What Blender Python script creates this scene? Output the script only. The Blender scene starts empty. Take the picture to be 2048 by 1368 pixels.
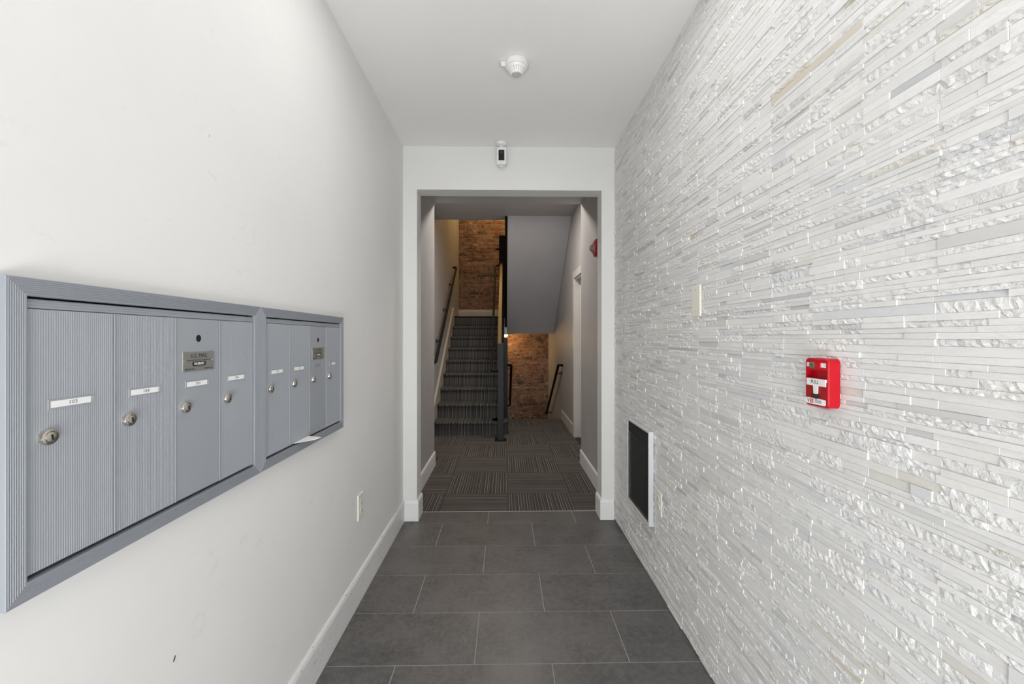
import bpy, bmesh, math, random
from mathutils import Matrix, Vector
random.seed(11)
PI = math.pi
C = bpy.context.scene.collection
S = bpy.context.scene

# ------------------------------------------------------------ camera, world, lights, exposure
CH = 1.27
YAW = math.radians(0.984)
FPX = 815.0
cd = bpy.data.cameras.new('camera'); cam = bpy.data.objects.new('camera', cd); C.objects.link(cam)
cam.location = (0, 0, CH); cam.rotation_euler = (PI/2, 0, -YAW)
cd.sensor_width = 36; cd.lens = FPX/2048*36; cd.shift_y = -8/2048; cd.clip_start = 0.02
S.camera = cam
S.view_settings.view_transform = 'Standard'; S.view_settings.look = 'None'
S.view_settings.gamma = 1; S.view_settings.use_curve_mapping = False
S.view_settings.exposure = 0.0

w = bpy.data.worlds.new('world'); S.world = w; w.use_nodes = True
bg = w.node_tree.nodes['Background']; bg.inputs[0].default_value = (0.94, 0.97, 1.0, 1); bg.inputs[1].default_value = 1.0

def light(name, kind, loc, power, color, rot=(0, 0, 0), size=None, size_y=None, radius=None, spot=None):
    l = bpy.data.lights.new(name, kind); l.energy = power; l.color = color
    if kind == 'AREA':
        l.shape = 'RECTANGLE'; l.size = size; l.size_y = size_y
    elif radius is not None: l.shadow_soft_size = radius
    if spot: l.spot_size = spot; l.spot_blend = .6
    o = bpy.data.objects.new(name, l); C.objects.link(o); o.location = loc; o.rotation_euler = rot
    return o
# daylight entering through the open glazed front of the lobby, behind the camera
light('entrance_daylight', 'AREA', (0.03, -1.5, 1.45), 8, (0.97, 0.985, 1.0), (PI/2, 0, 0), 1.45, 2.4)
# added fill light, unseen above the frame, evening out the lobby walls
light('lobby_added_fill', 'AREA', (0.03, 1.32, 2.585), 5, (1.0, 0.985, 0.96), (0, 0, 0), 0.9, 0.4)
# added fill low in the entrance, aimed upward to brighten ceiling and walls
light('entrance_added_uplight', 'AREA', (0.03, -1.45, 0.12), 92, (0.985, 0.99, 1.0), (math.radians(90+42), 0, 0), 1.4, 0.9)
# warm lamp high in the stairwell
light('stairwell_lamp', 'POINT', (0.0, 7.6, 4.3), 40, (1.0, 0.62, 0.25), radius=0.10)
# hall ceiling light just past the doorway header
light('stair_hall_ceiling_light', 'AREA', (0.05, 4.52, 2.885), 26, (1.0, 0.91, 0.84), (0, 0, 0), 0.22, 0.16)

# ------------------------------------------------------------ helpers
def link(name, me, mat=None, parent=None):
    o = bpy.data.objects.new(name, me); C.objects.link(o)
    if mat is not None and len(me.materials) == 0:
        for m in (mat if isinstance(mat, (list, tuple)) else [mat]): me.materials.append(m)
    if parent: o.parent = parent
    return o
def mesh_of(bm, name='m', smooth=False):
    bmesh.ops.recalc_face_normals(bm, faces=bm.faces)
    me = bpy.data.meshes.new(name); bm.to_mesh(me); bm.free()
    if smooth:
        for p in me.polygons: p.use_smooth = True
        try: me.set_sharp_from_angle(angle=math.radians(35))
        except Exception: pass
    return me
def obj(name, bm, mat, parent=None, smooth=False):
    return link(name, mesh_of(bm, name, smooth), mat, parent)
def tag(o, label=None, cat=None, group=None, kind=None):
    if label: o['label'] = label
    if cat: o['category'] = cat
    if group: o['group'] = group
    if kind: o['kind'] = kind
    return o
def thing(name, label, cat, M=None, group=None):
    o = bpy.data.objects.new(name, None); C.objects.link(o); o.empty_display_size = .05
    if M is not None: o.matrix_world = M if isinstance(M, Matrix) else Matrix.Translation(M)
    return tag(o, label, cat, group)
def struct(name, bm, mat, label=None):
    o = obj(name, bm, mat)
    tag(o, label, None, None, 'structure'); return o
def B(): return bmesh.new()
def box(bm, x0, x1, y0, y1, z0, z1, bev=0, seg=2):
    r = bmesh.ops.create_cube(bm, size=1)
    vs = r['verts']
    for v in vs:
        v.co = Vector(((x0+x1)/2+v.co.x*(x1-x0), (y0+y1)/2+v.co.y*(y1-y0), (z0+z1)/2+v.co.z*(z1-z0)))
    if bev:
        es = list({e for v in vs for e in v.link_edges})
        bmesh.ops.bevel(bm, geom=es, offset=bev, segments=seg, profile=.5, affect='EDGES', clamp_overlap=True)
    return bm
def prism(bm, pts, axis, a, b):
    """extrude 2-D polygon pts along axis ('x','y','z') from a to b"""
    def P(p, t):
        return {'x': (t, p[0], p[1]), 'y': (p[0], t, p[1]), 'z': (p[0], p[1], t)}[axis]
    A = [bm.verts.new(P(p, a)) for p in pts]; Bv = [bm.verts.new(P(p, b)) for p in pts]
    n = len(pts)
    bm.faces.new(A); bm.faces.new(Bv[::-1])
    for i in range(n): bm.faces.new((A[i], Bv[i], Bv[(i+1) % n], A[(i+1) % n]))
    return bm
def rrect(x0, x1, y0, y1, r, n=5):
    out = []
    for cx, cy, a0 in ((x1-r, y1-r, 0), (x0+r, y1-r, PI/2), (x0+r, y0+r, PI), (x1-r, y0+r, 1.5*PI)):
        for i in range(n+1):
            a = a0+PI/2*i/n; out.append((cx+r*math.cos(a), cy+r*math.sin(a)))
    return out
def lathe(bm, prof, c=(0, 0, 0), n=24):
    """prof (radius, height along local z)"""
    rings = []
    for r, h in prof:
        if r < 1e-6: rings.append([bm.verts.new((c[0], c[1], c[2]+h))])
        else: rings.append([bm.verts.new((c[0]+r*math.cos(2*PI*i/n), c[1]+r*math.sin(2*PI*i/n), c[2]+h)) for i in range(n)])
    for a, b in zip(rings, rings[1:]):
        for i in range(n):
            j = (i+1) % n
            if len(a) == 1: bm.faces.new((a[0], b[i], b[j]))
            elif len(b) == 1: bm.faces.new((a[i], a[j], b[0]))
            else: bm.faces.new((a[i], a[j], b[j], b[i]))
    return bm
def tube(bm, pts, r, n=10):
    pts = [Vector(p) for p in pts]
    rings = []
    for i, p in enumerate(pts):
        if i == 0: d = pts[1]-p
        elif i == len(pts)-1: d = p-pts[i-1]
        else: d = (pts[i+1]-p).normalized()+(p-pts[i-1]).normalized()
        d.normalize()
        up = Vector((0, 0, 1)) if abs(d.z) < .9 else Vector((0, 1, 0))
        a = d.cross(up).normalized(); b = d.cross(a).normalized()
        k = 1.0
        if 0 < i < len(pts)-1:
            c = (pts[i+1]-p).normalized().dot((p-pts[i-1]).normalized()); k = 1/max(.6, math.sqrt((1+c)/2))
        rings.append([bm.verts.new(p+(a*math.cos(2*PI*t/n)+b*math.sin(2*PI*t/n))*r*k) for t in range(n)])
    for A, Bv in zip(rings, rings[1:]):
        for i in range(n): bm.faces.new((A[i], A[(i+1) % n], Bv[(i+1) % n], Bv[i]))
    bm.faces.new(rings[0]); bm.faces.new(rings[-1][::-1])
    return bm
def bend(pts, r=.03, n=4):
    """round the corners of a polyline"""
    pts = [Vector(p) for p in pts]; out = [pts[0]]
    for i in range(1, len(pts)-1):
        p = pts[i]; a = (pts[i-1]-p); b = (pts[i+1]-p)
        ra = min(r, a.length*.45, b.length*.45)
        A = p+a.normalized()*ra; Bp = p+b.normalized()*ra
        for k in range(n+1):
            t = k/n; out.append(A*(1-t)**2+p*2*t*(1-t)+Bp*t*t)
    out.append(pts[-1]); return out
def ring_frame(bm, u0, u1, v0, v1, prof):
    """mitred frame: prof = list of (inset, height w)"""
    loops = []
    for t, h in prof:
        loops.append([bm.verts.new(p) for p in ((u0+t, v0+t, h), (u1-t, v0+t, h), (u1-t, v1-t, h), (u0+t, v1-t, h))])
    for a, b in zip(loops, loops[1:]):
        for i in range(4): bm.faces.new((a[i], a[(i+1) % 4], b[(i+1) % 4], b[i]))
    return bm
# frames on the two side walls: local x = viewer's right, y = up, z = out of the wall
def on_left(x, y, z): return Matrix(((0, 0, 1, x), (1, 0, 0, y), (0, 1, 0, z), (0, 0, 0, 1)))
def on_right(x, y, z): return Matrix(((0, 0, -1, x), (-1, 0, 0, y), (0, 1, 0, z), (0, 0, 0, 1)))
def on_back(x, y, z): return Matrix(((1, 0, 0, x), (0, 0, -1, y), (0, 1, 0, z), (0, 0, 0, 1)))
def text(name, s, size, loc, mat, parent, ext=.0002, sx=1.0, bold=0.0, align='CENTER'):
    cu = bpy.data.curves.new(name, 'FONT'); cu.body = s; cu.size = size; cu.extrude = ext
    cu.align_x = align; cu.align_y = 'CENTER'; cu.offset = bold; cu.resolution_u = 3
    t = bpy.data.objects.new('tmp', cu); C.objects.link(t)
    dg = bpy.context.evaluated_depsgraph_get(); dg.update()
    me = bpy.data.meshes.new_from_object(t.evaluated_get(dg))
    bpy.data.objects.remove(t)
    for v in me.vertices: v.co.x *= sx
    o = link(name, me, mat, parent); me.materials.clear(); me.materials.append(mat)
    o.location = loc; return o

# ------------------------------------------------------------ materials
def lin(r, g, b):
    f = lambda c: ((c/255+.055)/1.055)**2.4 if c/255 > .04045 else c/255/12.92
    return (f(r), f(g), f(b), 1)
def pm(name, col, rough=.5, metal=0, emis=None, estr=0, spec=None):
    m = bpy.data.materials.new(name); m.use_nodes = True
    b = m.node_tree.nodes['Principled BSDF']
    b.inputs['Base Color'].default_value = col; b.inputs['Roughness'].default_value = rough; b.inputs['Metallic'].default_value = metal
    if spec is not None: b.inputs['Specular IOR Level'].default_value = spec
    if emis: b.inputs['Emission Color'].default_value = emis; b.inputs['Emission Strength'].default_value = estr
    return m
class NT:
    def __init__(s, m): s.t = m.node_tree; s.b = s.t.nodes['Principled BSDF']
    def n(s, typ, **k):
        nd = s.t.nodes.new(typ)
        for a, v in k.items():
            if a.startswith('i_'): nd.inputs[int(a[2:])].default_value = v
            else: setattr(nd, a, v)
        return nd
    def l(s, a, b): s.t.links.new(a, b)
    def math(s, op, a, b=None, c=None):
        nd = s.n('ShaderNodeMath', operation=op)
        for i, v in enumerate((a, b, c)):
            if v is None: continue
            if hasattr(v, 'is_output'): s.l(v, nd.inputs[i])
            else: nd.inputs[i].default_value = v
        return nd.outputs[0]
    def pos(s): return s.n('ShaderNodeNewGeometry').outputs['Position']
    def objc(s): return s.n('ShaderNodeTexCoord').outputs['Object']
    def scale(s, v, sc):
        nd = s.n('ShaderNodeMapping'); s.l(v, nd.inputs[0]); nd.inputs['Scale'].default_value = sc; return nd.outputs[0]
    def noise(s, v, sc, det=4, rough=.5, dist=0):
        nd = s.n('ShaderNodeTexNoise'); s.l(v, nd.inputs['Vector']); nd.inputs['Scale'].default_value = sc
        nd.inputs['Detail'].default_value = det; nd.inputs['Roughness'].default_value = rough; nd.inputs['Distortion'].default_value = dist
        return nd.outputs['Fac']
    def ramp(s, f, stops):
        nd = s.n('ShaderNodeValToRGB'); s.l(f, nd.inputs[0]); e = nd.color_ramp.elements
        while len(e) < len(stops): e.new(.5)
        for q, (p, c) in zip(e, stops): q.position = p; q.color = c
        return nd.outputs[0]
    def mix(s, f, a, b, mode='MIX'):
        nd = s.n('ShaderNodeMix', data_type='RGBA', blend_type=mode)
        for i, v in ((0, f), (6, a), (7, b)):
            if hasattr(v, 'is_output'): s.l(v, nd.inputs[i])
            else: nd.inputs[i].default_value = v
        return nd.outputs[2]
    def bump(s, h, strength=.3, dist=.002):
        nd = s.n('ShaderNodeBump'); s.l(h, nd.inputs['Height']); nd.inputs['Strength'].default_value = strength
        nd.inputs['Distance'].default_value = dist; s.l(nd.outputs[0], s.b.inputs['Normal'])
    def col(s, c): s.l(c, s.b.inputs['Base Color'])
g = lambda v: (v, v, v, 1)

def paint(name, col, rough=.55, smudge=.06, scuffs=False):
    m = pm(name, col, rough); N = NT(m); p = N.pos()
    n1 = N.noise(p, 2.2, 5, .6)
    dark = tuple(c*(1-smudge*2) for c in col[:3])+(1,)
    c = N.mix(N.ramp(n1, [(.35, g(0)), (.75, g(1))]), col, dark)
    if scuffs:
        n2 = N.noise(N.scale(p, (1, 1, 1.6)), 9, 6, .7, 1.5)
        c = N.mix(N.ramp(n2, [(.60, g(0)), (.72, g(.22))]), c, tuple(v*.72 for v in col[:3])+(1,))
        n3 = N.noise(N.scale(p, (1, 3, 1)), 14, 2, .5, .5)
        c = N.mix(N.ramp(n3, [(.80, g(0)), (.83, g(.5))]), c, lin(120, 110, 100))
    N.col(c); N.bump(N.noise(p, 160, 2), .08, .001)
    return m
M_wall = paint('gray_white_wall_paint', (.825, .82, .805, 1), .6, .02, True)
M_end = paint('white_end_wall_paint', (.76, .76, .735, 1), .5, .02)
M_ceil = paint('ceiling_paint', (.88, .87, .855, 1), .7, .015)
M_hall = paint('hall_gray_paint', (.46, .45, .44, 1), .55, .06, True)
M_soffit = paint('soffit_gray_paint', (.50, .50, .52, 1), .6, .03)
M_trim = paint('white_trim_paint', (.84, .84, .83, 1), .4, .05)
M_dark_trim = paint('aged_trim_paint', (.62, .60, .56, 1), .45, .08)
M_black = pm('black_painted_steel', (.006, .006, .0065, 1), .6, 0, spec=.2)
M_post = pm('charcoal_painted_steel', (.020, .020, .021, 1), .5, .1, spec=.35)
M_cap = pm('worn_steel_cap', (.11, .085, .038, 1), .42, .35)
M_grout = pm('light_grout', lin(160, 158, 153), .9)
M_white_plastic = pm('white_plastic', (.80, .80, .78, 1), .35)
M_ivory = pm('ivory_plastic', (.80, .775, .68, 1), .38)
M_red = pm('red_glossy_enamel', (.50, .003, .012, 1), .35, spec=.35)
M_red_dark = pm('dark_red_enamel', (.34, .004, .008, 1), .4)
M_ink = pm('black_ink', (.02, .02, .02, 1), .6)
M_redink = pm('red_ink', (.6, .02, .02, 1), .6)
M_grayink = pm('gray_ink', (.16, .16, .16, 1), .6)
M_paper = pm('white_label_paper', (.86, .86, .85, 1), .6)
M_chrome = pm('nickel_lock', (.72, .68, .62, 1), .22, 1)
M_hole = pm('dark_hole', (.004, .004, .004, 1), .8)
M_steel = pm('brushed_plate', (.46, .46, .43, 1), .38, .85)
M_glass_black = pm('black_glass', (.006, .006, .008, 1), .08)
M_vent_dark = pm('dark_filter', (.010, .011, .011, 1), .75)
M_bulb = pm('lamp_bulb', (1, .8, .5, 1), .4, 0, (1, .62, .25, 1), 14)
M_clear = pm('clear_lens', (.9, .92, .9, 1), .05); M_clear.node_tree.nodes['Principled BSDF'].inputs['Transmission Weight'].default_value = .9
# anodised aluminium
M_alu = pm('gray_anodised_aluminium', lin(160, 165, 171), .5, .2)
N = NT(M_alu); c = N.mix(N.noise(N.pos(), 3, 3), lin(158, 163, 169), lin(170, 174, 180)); N.col(c)
M_alu_frame = pm('dark_anodised_frame', lin(150, 155, 162), .48, .25)
# floor tile
M_tile = pm('charcoal_porcelain', g(.11), .42)
N = NT(M_tile); p = N.pos()
rnd = N.n('ShaderNodeObjectInfo').outputs['Random']
n1 = N.noise(p, 5, 6, .65); n2 = N.noise(p, 38, 8, .8)
c = N.ramp(n1, [(.36, lin(64, 64, 64)), (.64, lin(92, 91, 90))])
c = N.mix(N.ramp(n2, [(.42, g(0)), (.66, g(.75))]), c, lin(112, 110, 108))
n4 = N.noise(p, 7, 6, .8, 2.0); 
c = N.mix(N.ramp(n4, [(.71, g(0)), (.76, g(.35))]), c, lin(165, 163, 160))
c = N.mix(N.math('MULTIPLY', rnd, .14), c, lin(118, 116, 114)); N.col(c)
N.l(N.ramp(n2, [(.3, g(.36)), (.7, g(.52))]), N.b.inputs['Roughness']); N.bump(n2, .12, .0006)
# carpet
def carpet(name, freq, base, line, wd, jit=0.5):
    m = pm(name, base, .95, spec=.1); N = NT(m)
    oc = N.objc(); sp = N.n('ShaderNodeSeparateXYZ'); N.l(oc, sp.inputs[0]); x = sp.outputs[0]
    xs = N.math('MULTIPLY', x, freq); fl = N.math('FLOOR', xs); fr = N.math('FRACT', xs)
    wn = N.n('ShaderNodeTexWhiteNoise', noise_dimensions='1D'); N.l(fl, wn.inputs['W']); h = wn.outputs['Value']
    c0 = N.math('MULTIPLY_ADD', h, jit, (1-jit)/2)
    d = N.math('ABSOLUTE', N.math('SUBTRACT', fr, c0))
    lm = N.math('LESS_THAN', d, wd)
    st = N.math('MULTIPLY_ADD', h, .6, .4)
    lm = N.math('MULTIPLY', lm, st)
    f2 = N.math('FRACT', N.math('MULTIPLY', x, freq*3)); dk = N.math('LESS_THAN', f2, .3)
    nz = N.noise(N.pos(), 260, 2); big = N.noise(N.pos(), 3, 4)
    b2 = N.mix(N.ramp(big, [(.3, g(0)), (.7, g(1))]), base, tuple(v*1.35 for v in base[:3])+(1,))
    c = N.mix(dk, b2, tuple(v*.55 for v in base[:3])+(1,))
    c = N.mix(N.math('MULTIPLY', nz, .6), c, tuple(v*.5 for v in base[:3])+(1,))
    c = N.mix(lm, c, line); N.col(c); N.bump(nz, .5, .002)
    return m
M_carpet = carpet('striped_carpet', 44, lin(84, 80, 77), lin(186, 180, 172), .05)
M_stair_carpet = carpet('stair_carpet', 52, lin(62, 62, 63), lin(150, 147, 140), .13, .3)
# stone
def stone_mat(name, rough_face):
    m = pm(name, g(.8), .38 if not rough_face else .6); N = NT(m); p = N.pos()
    at = N.n('ShaderNodeAttribute', attribute_name='Col').outputs['Color']
    v = N.noise(N.scale(p, (3, 3, 14)), 3.2, 7, .7, 1.6)
    vm = N.ramp(v, [(.45, g(0)), (.5, g(.22)), (.55, g(0))])
    c = N.mix(vm, at, (.52, .53, .55, 1), 'MIX')
    tv = N.noise(N.scale(p, (2, 2, 9)), 2.2, 6, .75, 1.0)
    c = N.mix(N.ramp(tv, [(.70, g(0)), (.80, g(.40))]), c, (.66, .56, .42, 1))
    N.col(c)
    if rough_face: N.bump(N.noise(p, 150, 5, .6), .65, .004)
    else: N.bump(N.noise(N.scale(p, (1, 1, 4)), 60, 3), .08, .001)
    return m
M_stone = stone_mat('honed_marble_strip', False); M_stone_r = stone_mat('split_marble_strip', True)
M_thin = pm('thinset', (.62, .61, .58, 1), .95)
# brick
M_brick = pm('old_painted_brick', g(.2), .9); N = NT(M_brick); p = N.pos()
rnd = N.n('ShaderNodeObjectInfo').outputs['Random']
c = N.ramp(rnd, [(0, lin(128, 84, 66)), (.45, lin(112, 70, 56)), (.8, lin(140, 106, 84)), (.93, lin(78, 62, 54)), (1, lin(64, 52, 46))])
res = N.noise(N.scale(p, (1, 1, 1.8)), 11, 9, .8, .6)
c = N.mix(N.ramp(res, [(.45, g(0)), (.56, g(.8))]), c, lin(144, 126, 106))
dk = N.noise(p, 5.5, 7, .75, 1.2)
c = N.mix(N.ramp(dk, [(.53, g(0)), (.61, g(.8))]), c, lin(60, 46, 38)); N.col(c)
N.bump(N.noise(p, 60, 6, .7), .7, .006)
M_mortar = pm('lime_mortar', lin(158, 140, 116), .95); N = NT(M_mortar); p = N.pos()
c = N.mix(N.ramp(N.noise(p, 7, 7, .75), [(.42, g(0)), (.62, g(1))]), lin(160, 144, 124), lin(104, 80, 64)); N.col(c); N.bump(N.noise(p, 80, 5), .6, .005)

# ------------------------------------------------------------ dimensions
XL, XR = -.7085, .7745         # lobby wall planes (right: backing behind the stone)
YB = -1.6; YS = -1.6; YE = 2.845; YE2 = 2.975; ZC = 2.604
ZTOP = 5.2; ZLOW = -1.75; YBR = 8.40
HL, HR = -.705, .772; YHL, YHR = 4.08, 4.13      # hall walls
SL, SR = -.95, .895            # stairwell walls
DXL, DXR, DZ = -.612, .677, 2.303

# ------------------------------------------------------------ shell
bm = B(); box(bm, XL-.12, XL, YB, YE, -.1, ZC+.1); struct('wall_left', bm, M_wall, 'pale gray painted lobby wall with scuffs')
bm = B(); prism(bm, [(XL-.12, -.1), (DXL, -.1), (DXL, DZ), (DXR, DZ), (DXR, -.1), (XR+.14, -.1), (XR+.14, 2.9), (XL-.12, 2.9)], 'y', YE, YE2)
struct('wall_back', bm, M_end, 'white end wall around the open doorway')
bm = B(); box(bm, XL-.12, XR+.14, YB, YE, ZC, ZC+.12); struct('ceiling', bm, M_ceil, 'flat white lobby ceiling')
# hall side walls
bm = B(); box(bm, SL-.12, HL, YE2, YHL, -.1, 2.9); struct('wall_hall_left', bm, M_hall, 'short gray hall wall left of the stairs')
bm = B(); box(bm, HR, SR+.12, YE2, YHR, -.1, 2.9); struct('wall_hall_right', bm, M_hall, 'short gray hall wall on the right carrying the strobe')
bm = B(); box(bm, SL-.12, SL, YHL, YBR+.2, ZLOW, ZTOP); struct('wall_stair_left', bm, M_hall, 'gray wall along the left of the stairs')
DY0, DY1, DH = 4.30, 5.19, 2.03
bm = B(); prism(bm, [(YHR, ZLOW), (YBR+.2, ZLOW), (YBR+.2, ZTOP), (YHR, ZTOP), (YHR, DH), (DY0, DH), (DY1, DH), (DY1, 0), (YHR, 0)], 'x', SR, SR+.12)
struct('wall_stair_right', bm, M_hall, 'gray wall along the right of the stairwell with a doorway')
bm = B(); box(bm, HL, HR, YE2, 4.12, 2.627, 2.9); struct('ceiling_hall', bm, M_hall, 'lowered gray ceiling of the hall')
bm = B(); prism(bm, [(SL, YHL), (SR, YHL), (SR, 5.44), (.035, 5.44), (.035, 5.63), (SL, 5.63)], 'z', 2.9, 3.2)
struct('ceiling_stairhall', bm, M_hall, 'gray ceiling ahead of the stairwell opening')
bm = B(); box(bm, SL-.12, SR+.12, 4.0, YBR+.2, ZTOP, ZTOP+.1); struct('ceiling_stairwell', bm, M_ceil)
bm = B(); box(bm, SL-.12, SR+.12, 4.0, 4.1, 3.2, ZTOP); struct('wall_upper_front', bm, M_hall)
# small closed room behind the right doorway
# ---- floor: lobby base + tiles
bm = B(); box(bm, XL-.02, XR+.02, YB, 2.9855, -.10, -.0012); fl = struct('floor', bm, M_grout, 'dark gray porcelain tile floor with thin pale grout')
rows = [(2.7965, 2.984)]; y = 2.7965
while y > YB+.01: rows.append((max(YB, y-.3022), y)); y -= .3022
cache = {}
for i, (a, b) in enumerate(rows):
    off = -.119 if i % 2 == 0 else -.425
    xs = [off+.6085*k for k in range(-3, 5)]
    for x0, x1 in zip(xs, xs[1:]):
        x0 = max(x0, XL-.005); x1 = min(x1, XR+.004)
        lo, hi = (XL-.005, XR+.004)
        if i == 0: pass
        if x1-x0 < .01: continue
        gq = .0018
        sx, sy = round(x1-x0-gq*2, 4), round(b-a-gq*2, 4)
        if (sx, sy) not in cache:
            t = B(); box(t, -sx/2, sx/2, -sy/2, sy/2, -.009, 0, .0008, 1); me = mesh_of(t, 'tile'); me.materials.append(M_tile); cache[(sx, sy)] = me
        o = link('tile', cache[(sx, sy)], None, fl); o.location = ((x0+x1)/2, (a+b)/2, 0)
# ---- carpeted hall floor
bm = B(); prism(bm, [(HL-.02, 2.9855), (HR+.02, 2.9855), (HR+.02, YHR), (SR+.02, YHR), (SR+.02, 6.40), (-.0, 6.40), (-.0, 7.3), (SL-.02, 7.3), (SL-.02, YHL), (HL-.02, YHL)], 'z', -.10, -.004)
fc = struct('floor_hall', bm, pm('carpet_backing', lin(50, 47, 45), .9), 'hall floor of carpet tiles laid in a quarter-turn pattern')
ys = [2.988, 3.330, 3.840, 4.345, 4.850, 5.352, 5.858, 6.398]; xs = [-.985, -.482, .020, .523, 1.03]
cmesh = {}
for j in range(len(ys)-1):
    for i in range(4):
        a, b = ys[j], ys[j+1]; x0, x1 = xs[i], xs[i+1]
        cut = (XL+.0, HR) if b <= 4.36 and b < YHL+.3 else (SL, SR)
        x0 = max(x0, cut[0]); x1 = min(x1, cut[1])
        if j == 6 or j == 5:
            if i == 0: continue
        if x1-x0 < .03: continue
        turn = (i+j) % 2      # 0: lines along y, 1: lines along x
        sx, sy = x1-x0-.001, b-a-.001
        if turn: sx, sy = sy, sx
        k = (round(sx, 3), round(sy, 3))
        if k not in cmesh:
            t = B(); box(t, -sx/2, sx/2, -sy/2, sy/2, -.005, 0, .0012, 1); me = mesh_of(t, 'carpet_tile'); me.materials.append(M_carpet); cmesh[k] = me
        o = link('carpet_tile', cmesh[k], None, fc); o.location = ((x0+x1)/2, (a+b)/2, random.uniform(-.0006, .0006))
        if turn: o.rotation_euler.z = PI/2
# extra strips beside the widened hall, near the corners
bm = B(); box(bm, HL-.0, HR, 2.983, 2.9885, -.01, .0012); struct('trim_1', bm, pm('pale_edge_strip', lin(176, 172, 164), .5), 'thin pale strip between tile and carpet')
# outdoor pavement behind the camera
bm = B(); box(bm, -6, 6, -12, YB, -.15, -.02); struct('pavement', bm, pm('pavement_concrete', g(.35), .9), 'concrete pavement outside the entrance')

# ---- baseboards
def board(name, pts, label, mat=M_trim):
    """pts: list of (x,y) wall line + inward normal computed to the left of travel"""
    h, t = .142, .0125
    prof = [(0, 0), (t, 0), (t, h-.018), (t*.72, h-.006), (t*.3, h), (0, h)]
    bm = B(); P = [Vector((a, b)) for a, b in pts]; loops = []
    for i, p in enumerate(P):
        d0 = (P[i]-P[i-1]).normalized() if i else None
        d1 = (P[i+1]-P[i]).normalized() if i < len(P)-1 else None
        n0 = Vector((-d0.y, d0.x)) if d0 else None; n1 = Vector((-d1.y, d1.x)) if d1 else None
        if n0 is None: n = n1
        elif n1 is None: n = n0
        else:
            n = (n0+n1); n = n/max(.2, n.dot(n0))
        loops.append([bm.verts.new((p.x+n.x*a, p.y+n.y*a, b)) for a, b in prof])
    for A, Bv in zip(loops, loops[1:]):
        for i in range(len(prof)): bm.faces.new((A[i], A[(i+1) % len(prof)], Bv[(i+1) % len(prof)], Bv[i]))
    bm.faces.new(loops[0]); bm.faces.new(loops[-1][::-1])
    return struct(name, bm, mat, label)
# travel direction keeps the room on the left
M_scuffed = paint('scuffed_white_trim', (.82, .82, .81, 1), .4, .06); _N = NT(M_scuffed)
_p = _N.pos(); _f = _N.noise(_N.scale(_p, (1, 1.2, 3.0)), 16, 4, .6, 2.5)
_base = [l.from_socket for l in M_scuffed.node_tree.links if l.to_socket == _N.b.inputs['Base Color']][0]
_N.col(_N.mix(_N.ramp(_f, [(.63, g(0)), (.67, g(.55))]), _base, lin(96, 96, 98)))
board('baseboard_left', [(XL, YE), (XL, YB)], 'white baseboard with black scuffs along the left lobby wall', M_scuffed)
board('baseboard_doorway_left', [(DXL, YE2+.012), (DXL, YE), (XL+.0125, YE)], 'white plinth wrapping the left door post')
board('baseboard_doorway_right', [(XR-.012, YE), (DXR, YE), (DXR, YE2+.012)], 'white plinth wrapping the right door post')
board('baseboard_hall_left', [(HL, YHL), (HL, YE2)], 'white baseboard on the short left hall wall')
board('baseboard_hall_right', [(HR, YE2), (HR, YHR)], 'white baseboard on the short right hall wall')
board('baseboard_stair_right', [(SR, 5.285), (SR, 6.40)], 'white baseboard between door casing and the descending stairs', M_dark_trim)
bm = B(); box(bm, SL, SR, YBR-.016, YBR-.001, 1.665, 1.85, .003, 1); struct('baseboard_landing', bm, M_dark_trim, 'cream baseboard on the landing under the brick')

# ------------------------------------------------------------ stone wall
bm = B(); box(bm, XR, XR+.12, YB, YE, -.1, ZC+.1); wr = struct('wall_right', bm, M_thin, 'lobby wall clad in stacked strips of white marble')
rs = random.Random(5)
whites = [(.85, .845, .83), (.82, .815, .80), (.87, .865, .855), (.80, .795, .785), (.84, .83, .80)]
def stone_color():
    q = rs.random()
    if q < .87: c = rs.choice(whites)
    elif q < .93: c = (.735, .74, .75)
    elif q < .965: c = (.68, .675, .665)
    elif q < .985: c = (.76, .735, .68)
    elif q < .995: c = (.60, .605, .615)
    else: c = (.70, .64, .54)
    k = rs.uniform(.905, .95); return tuple(min(.9, v*k) for v in c)+(1,)
rowz = [0.004]
while rowz[-1] < ZC:
    rowz.append(rowz[-1]+rs.choice([.0098, .0105, .0112, .012, .0125, .0165, .0105, .020]))
rowz[-1] = ZC
pieces = []
GY0 = .709
for r in range(len(rowz)-1):
    z0, z1 = rowz[r], rowz[r+1]
    if z1-z0 < .003: continue
    k = math.floor((YS-GY0)/.15)
    edges = [YS]
    yb = GY0+k*.15
    while yb < YE:
        e = yb+rs.choice([-.011, 0, .009, 0, -.005, .004])
        if rs.random() < .86 and e > YS+.02: edges.append(e)
        if rs.random() < .62:
            e2 = yb+rs.choice([.048, .075, .10, .06, .09]); 
            edges.append(e2)
        yb += .15
    edges = sorted(e for e in edges if YS <= e < YE-.01)+[YE]
    for a, b in zip(edges, edges[1:]):
        if b-a < .012: continue
        rough = rs.random() < .37
        p = rs.choice([.0, .0006, .0013, .0022, .0036]) if not rough else rs.choice([.001, .002, .0035])
        pieces.append((a, b, z0, z1, .0035+p, rough, stone_color()))
def proj(x, y, z):
    c, s = math.cos(YAW), math.sin(YAW)
    f = y*c+x*s; rr = x*c-y*s
    if f < .05: return None
    return (1024+FPX*rr/f, 676-FPX*(z-CH)/f)
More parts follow.
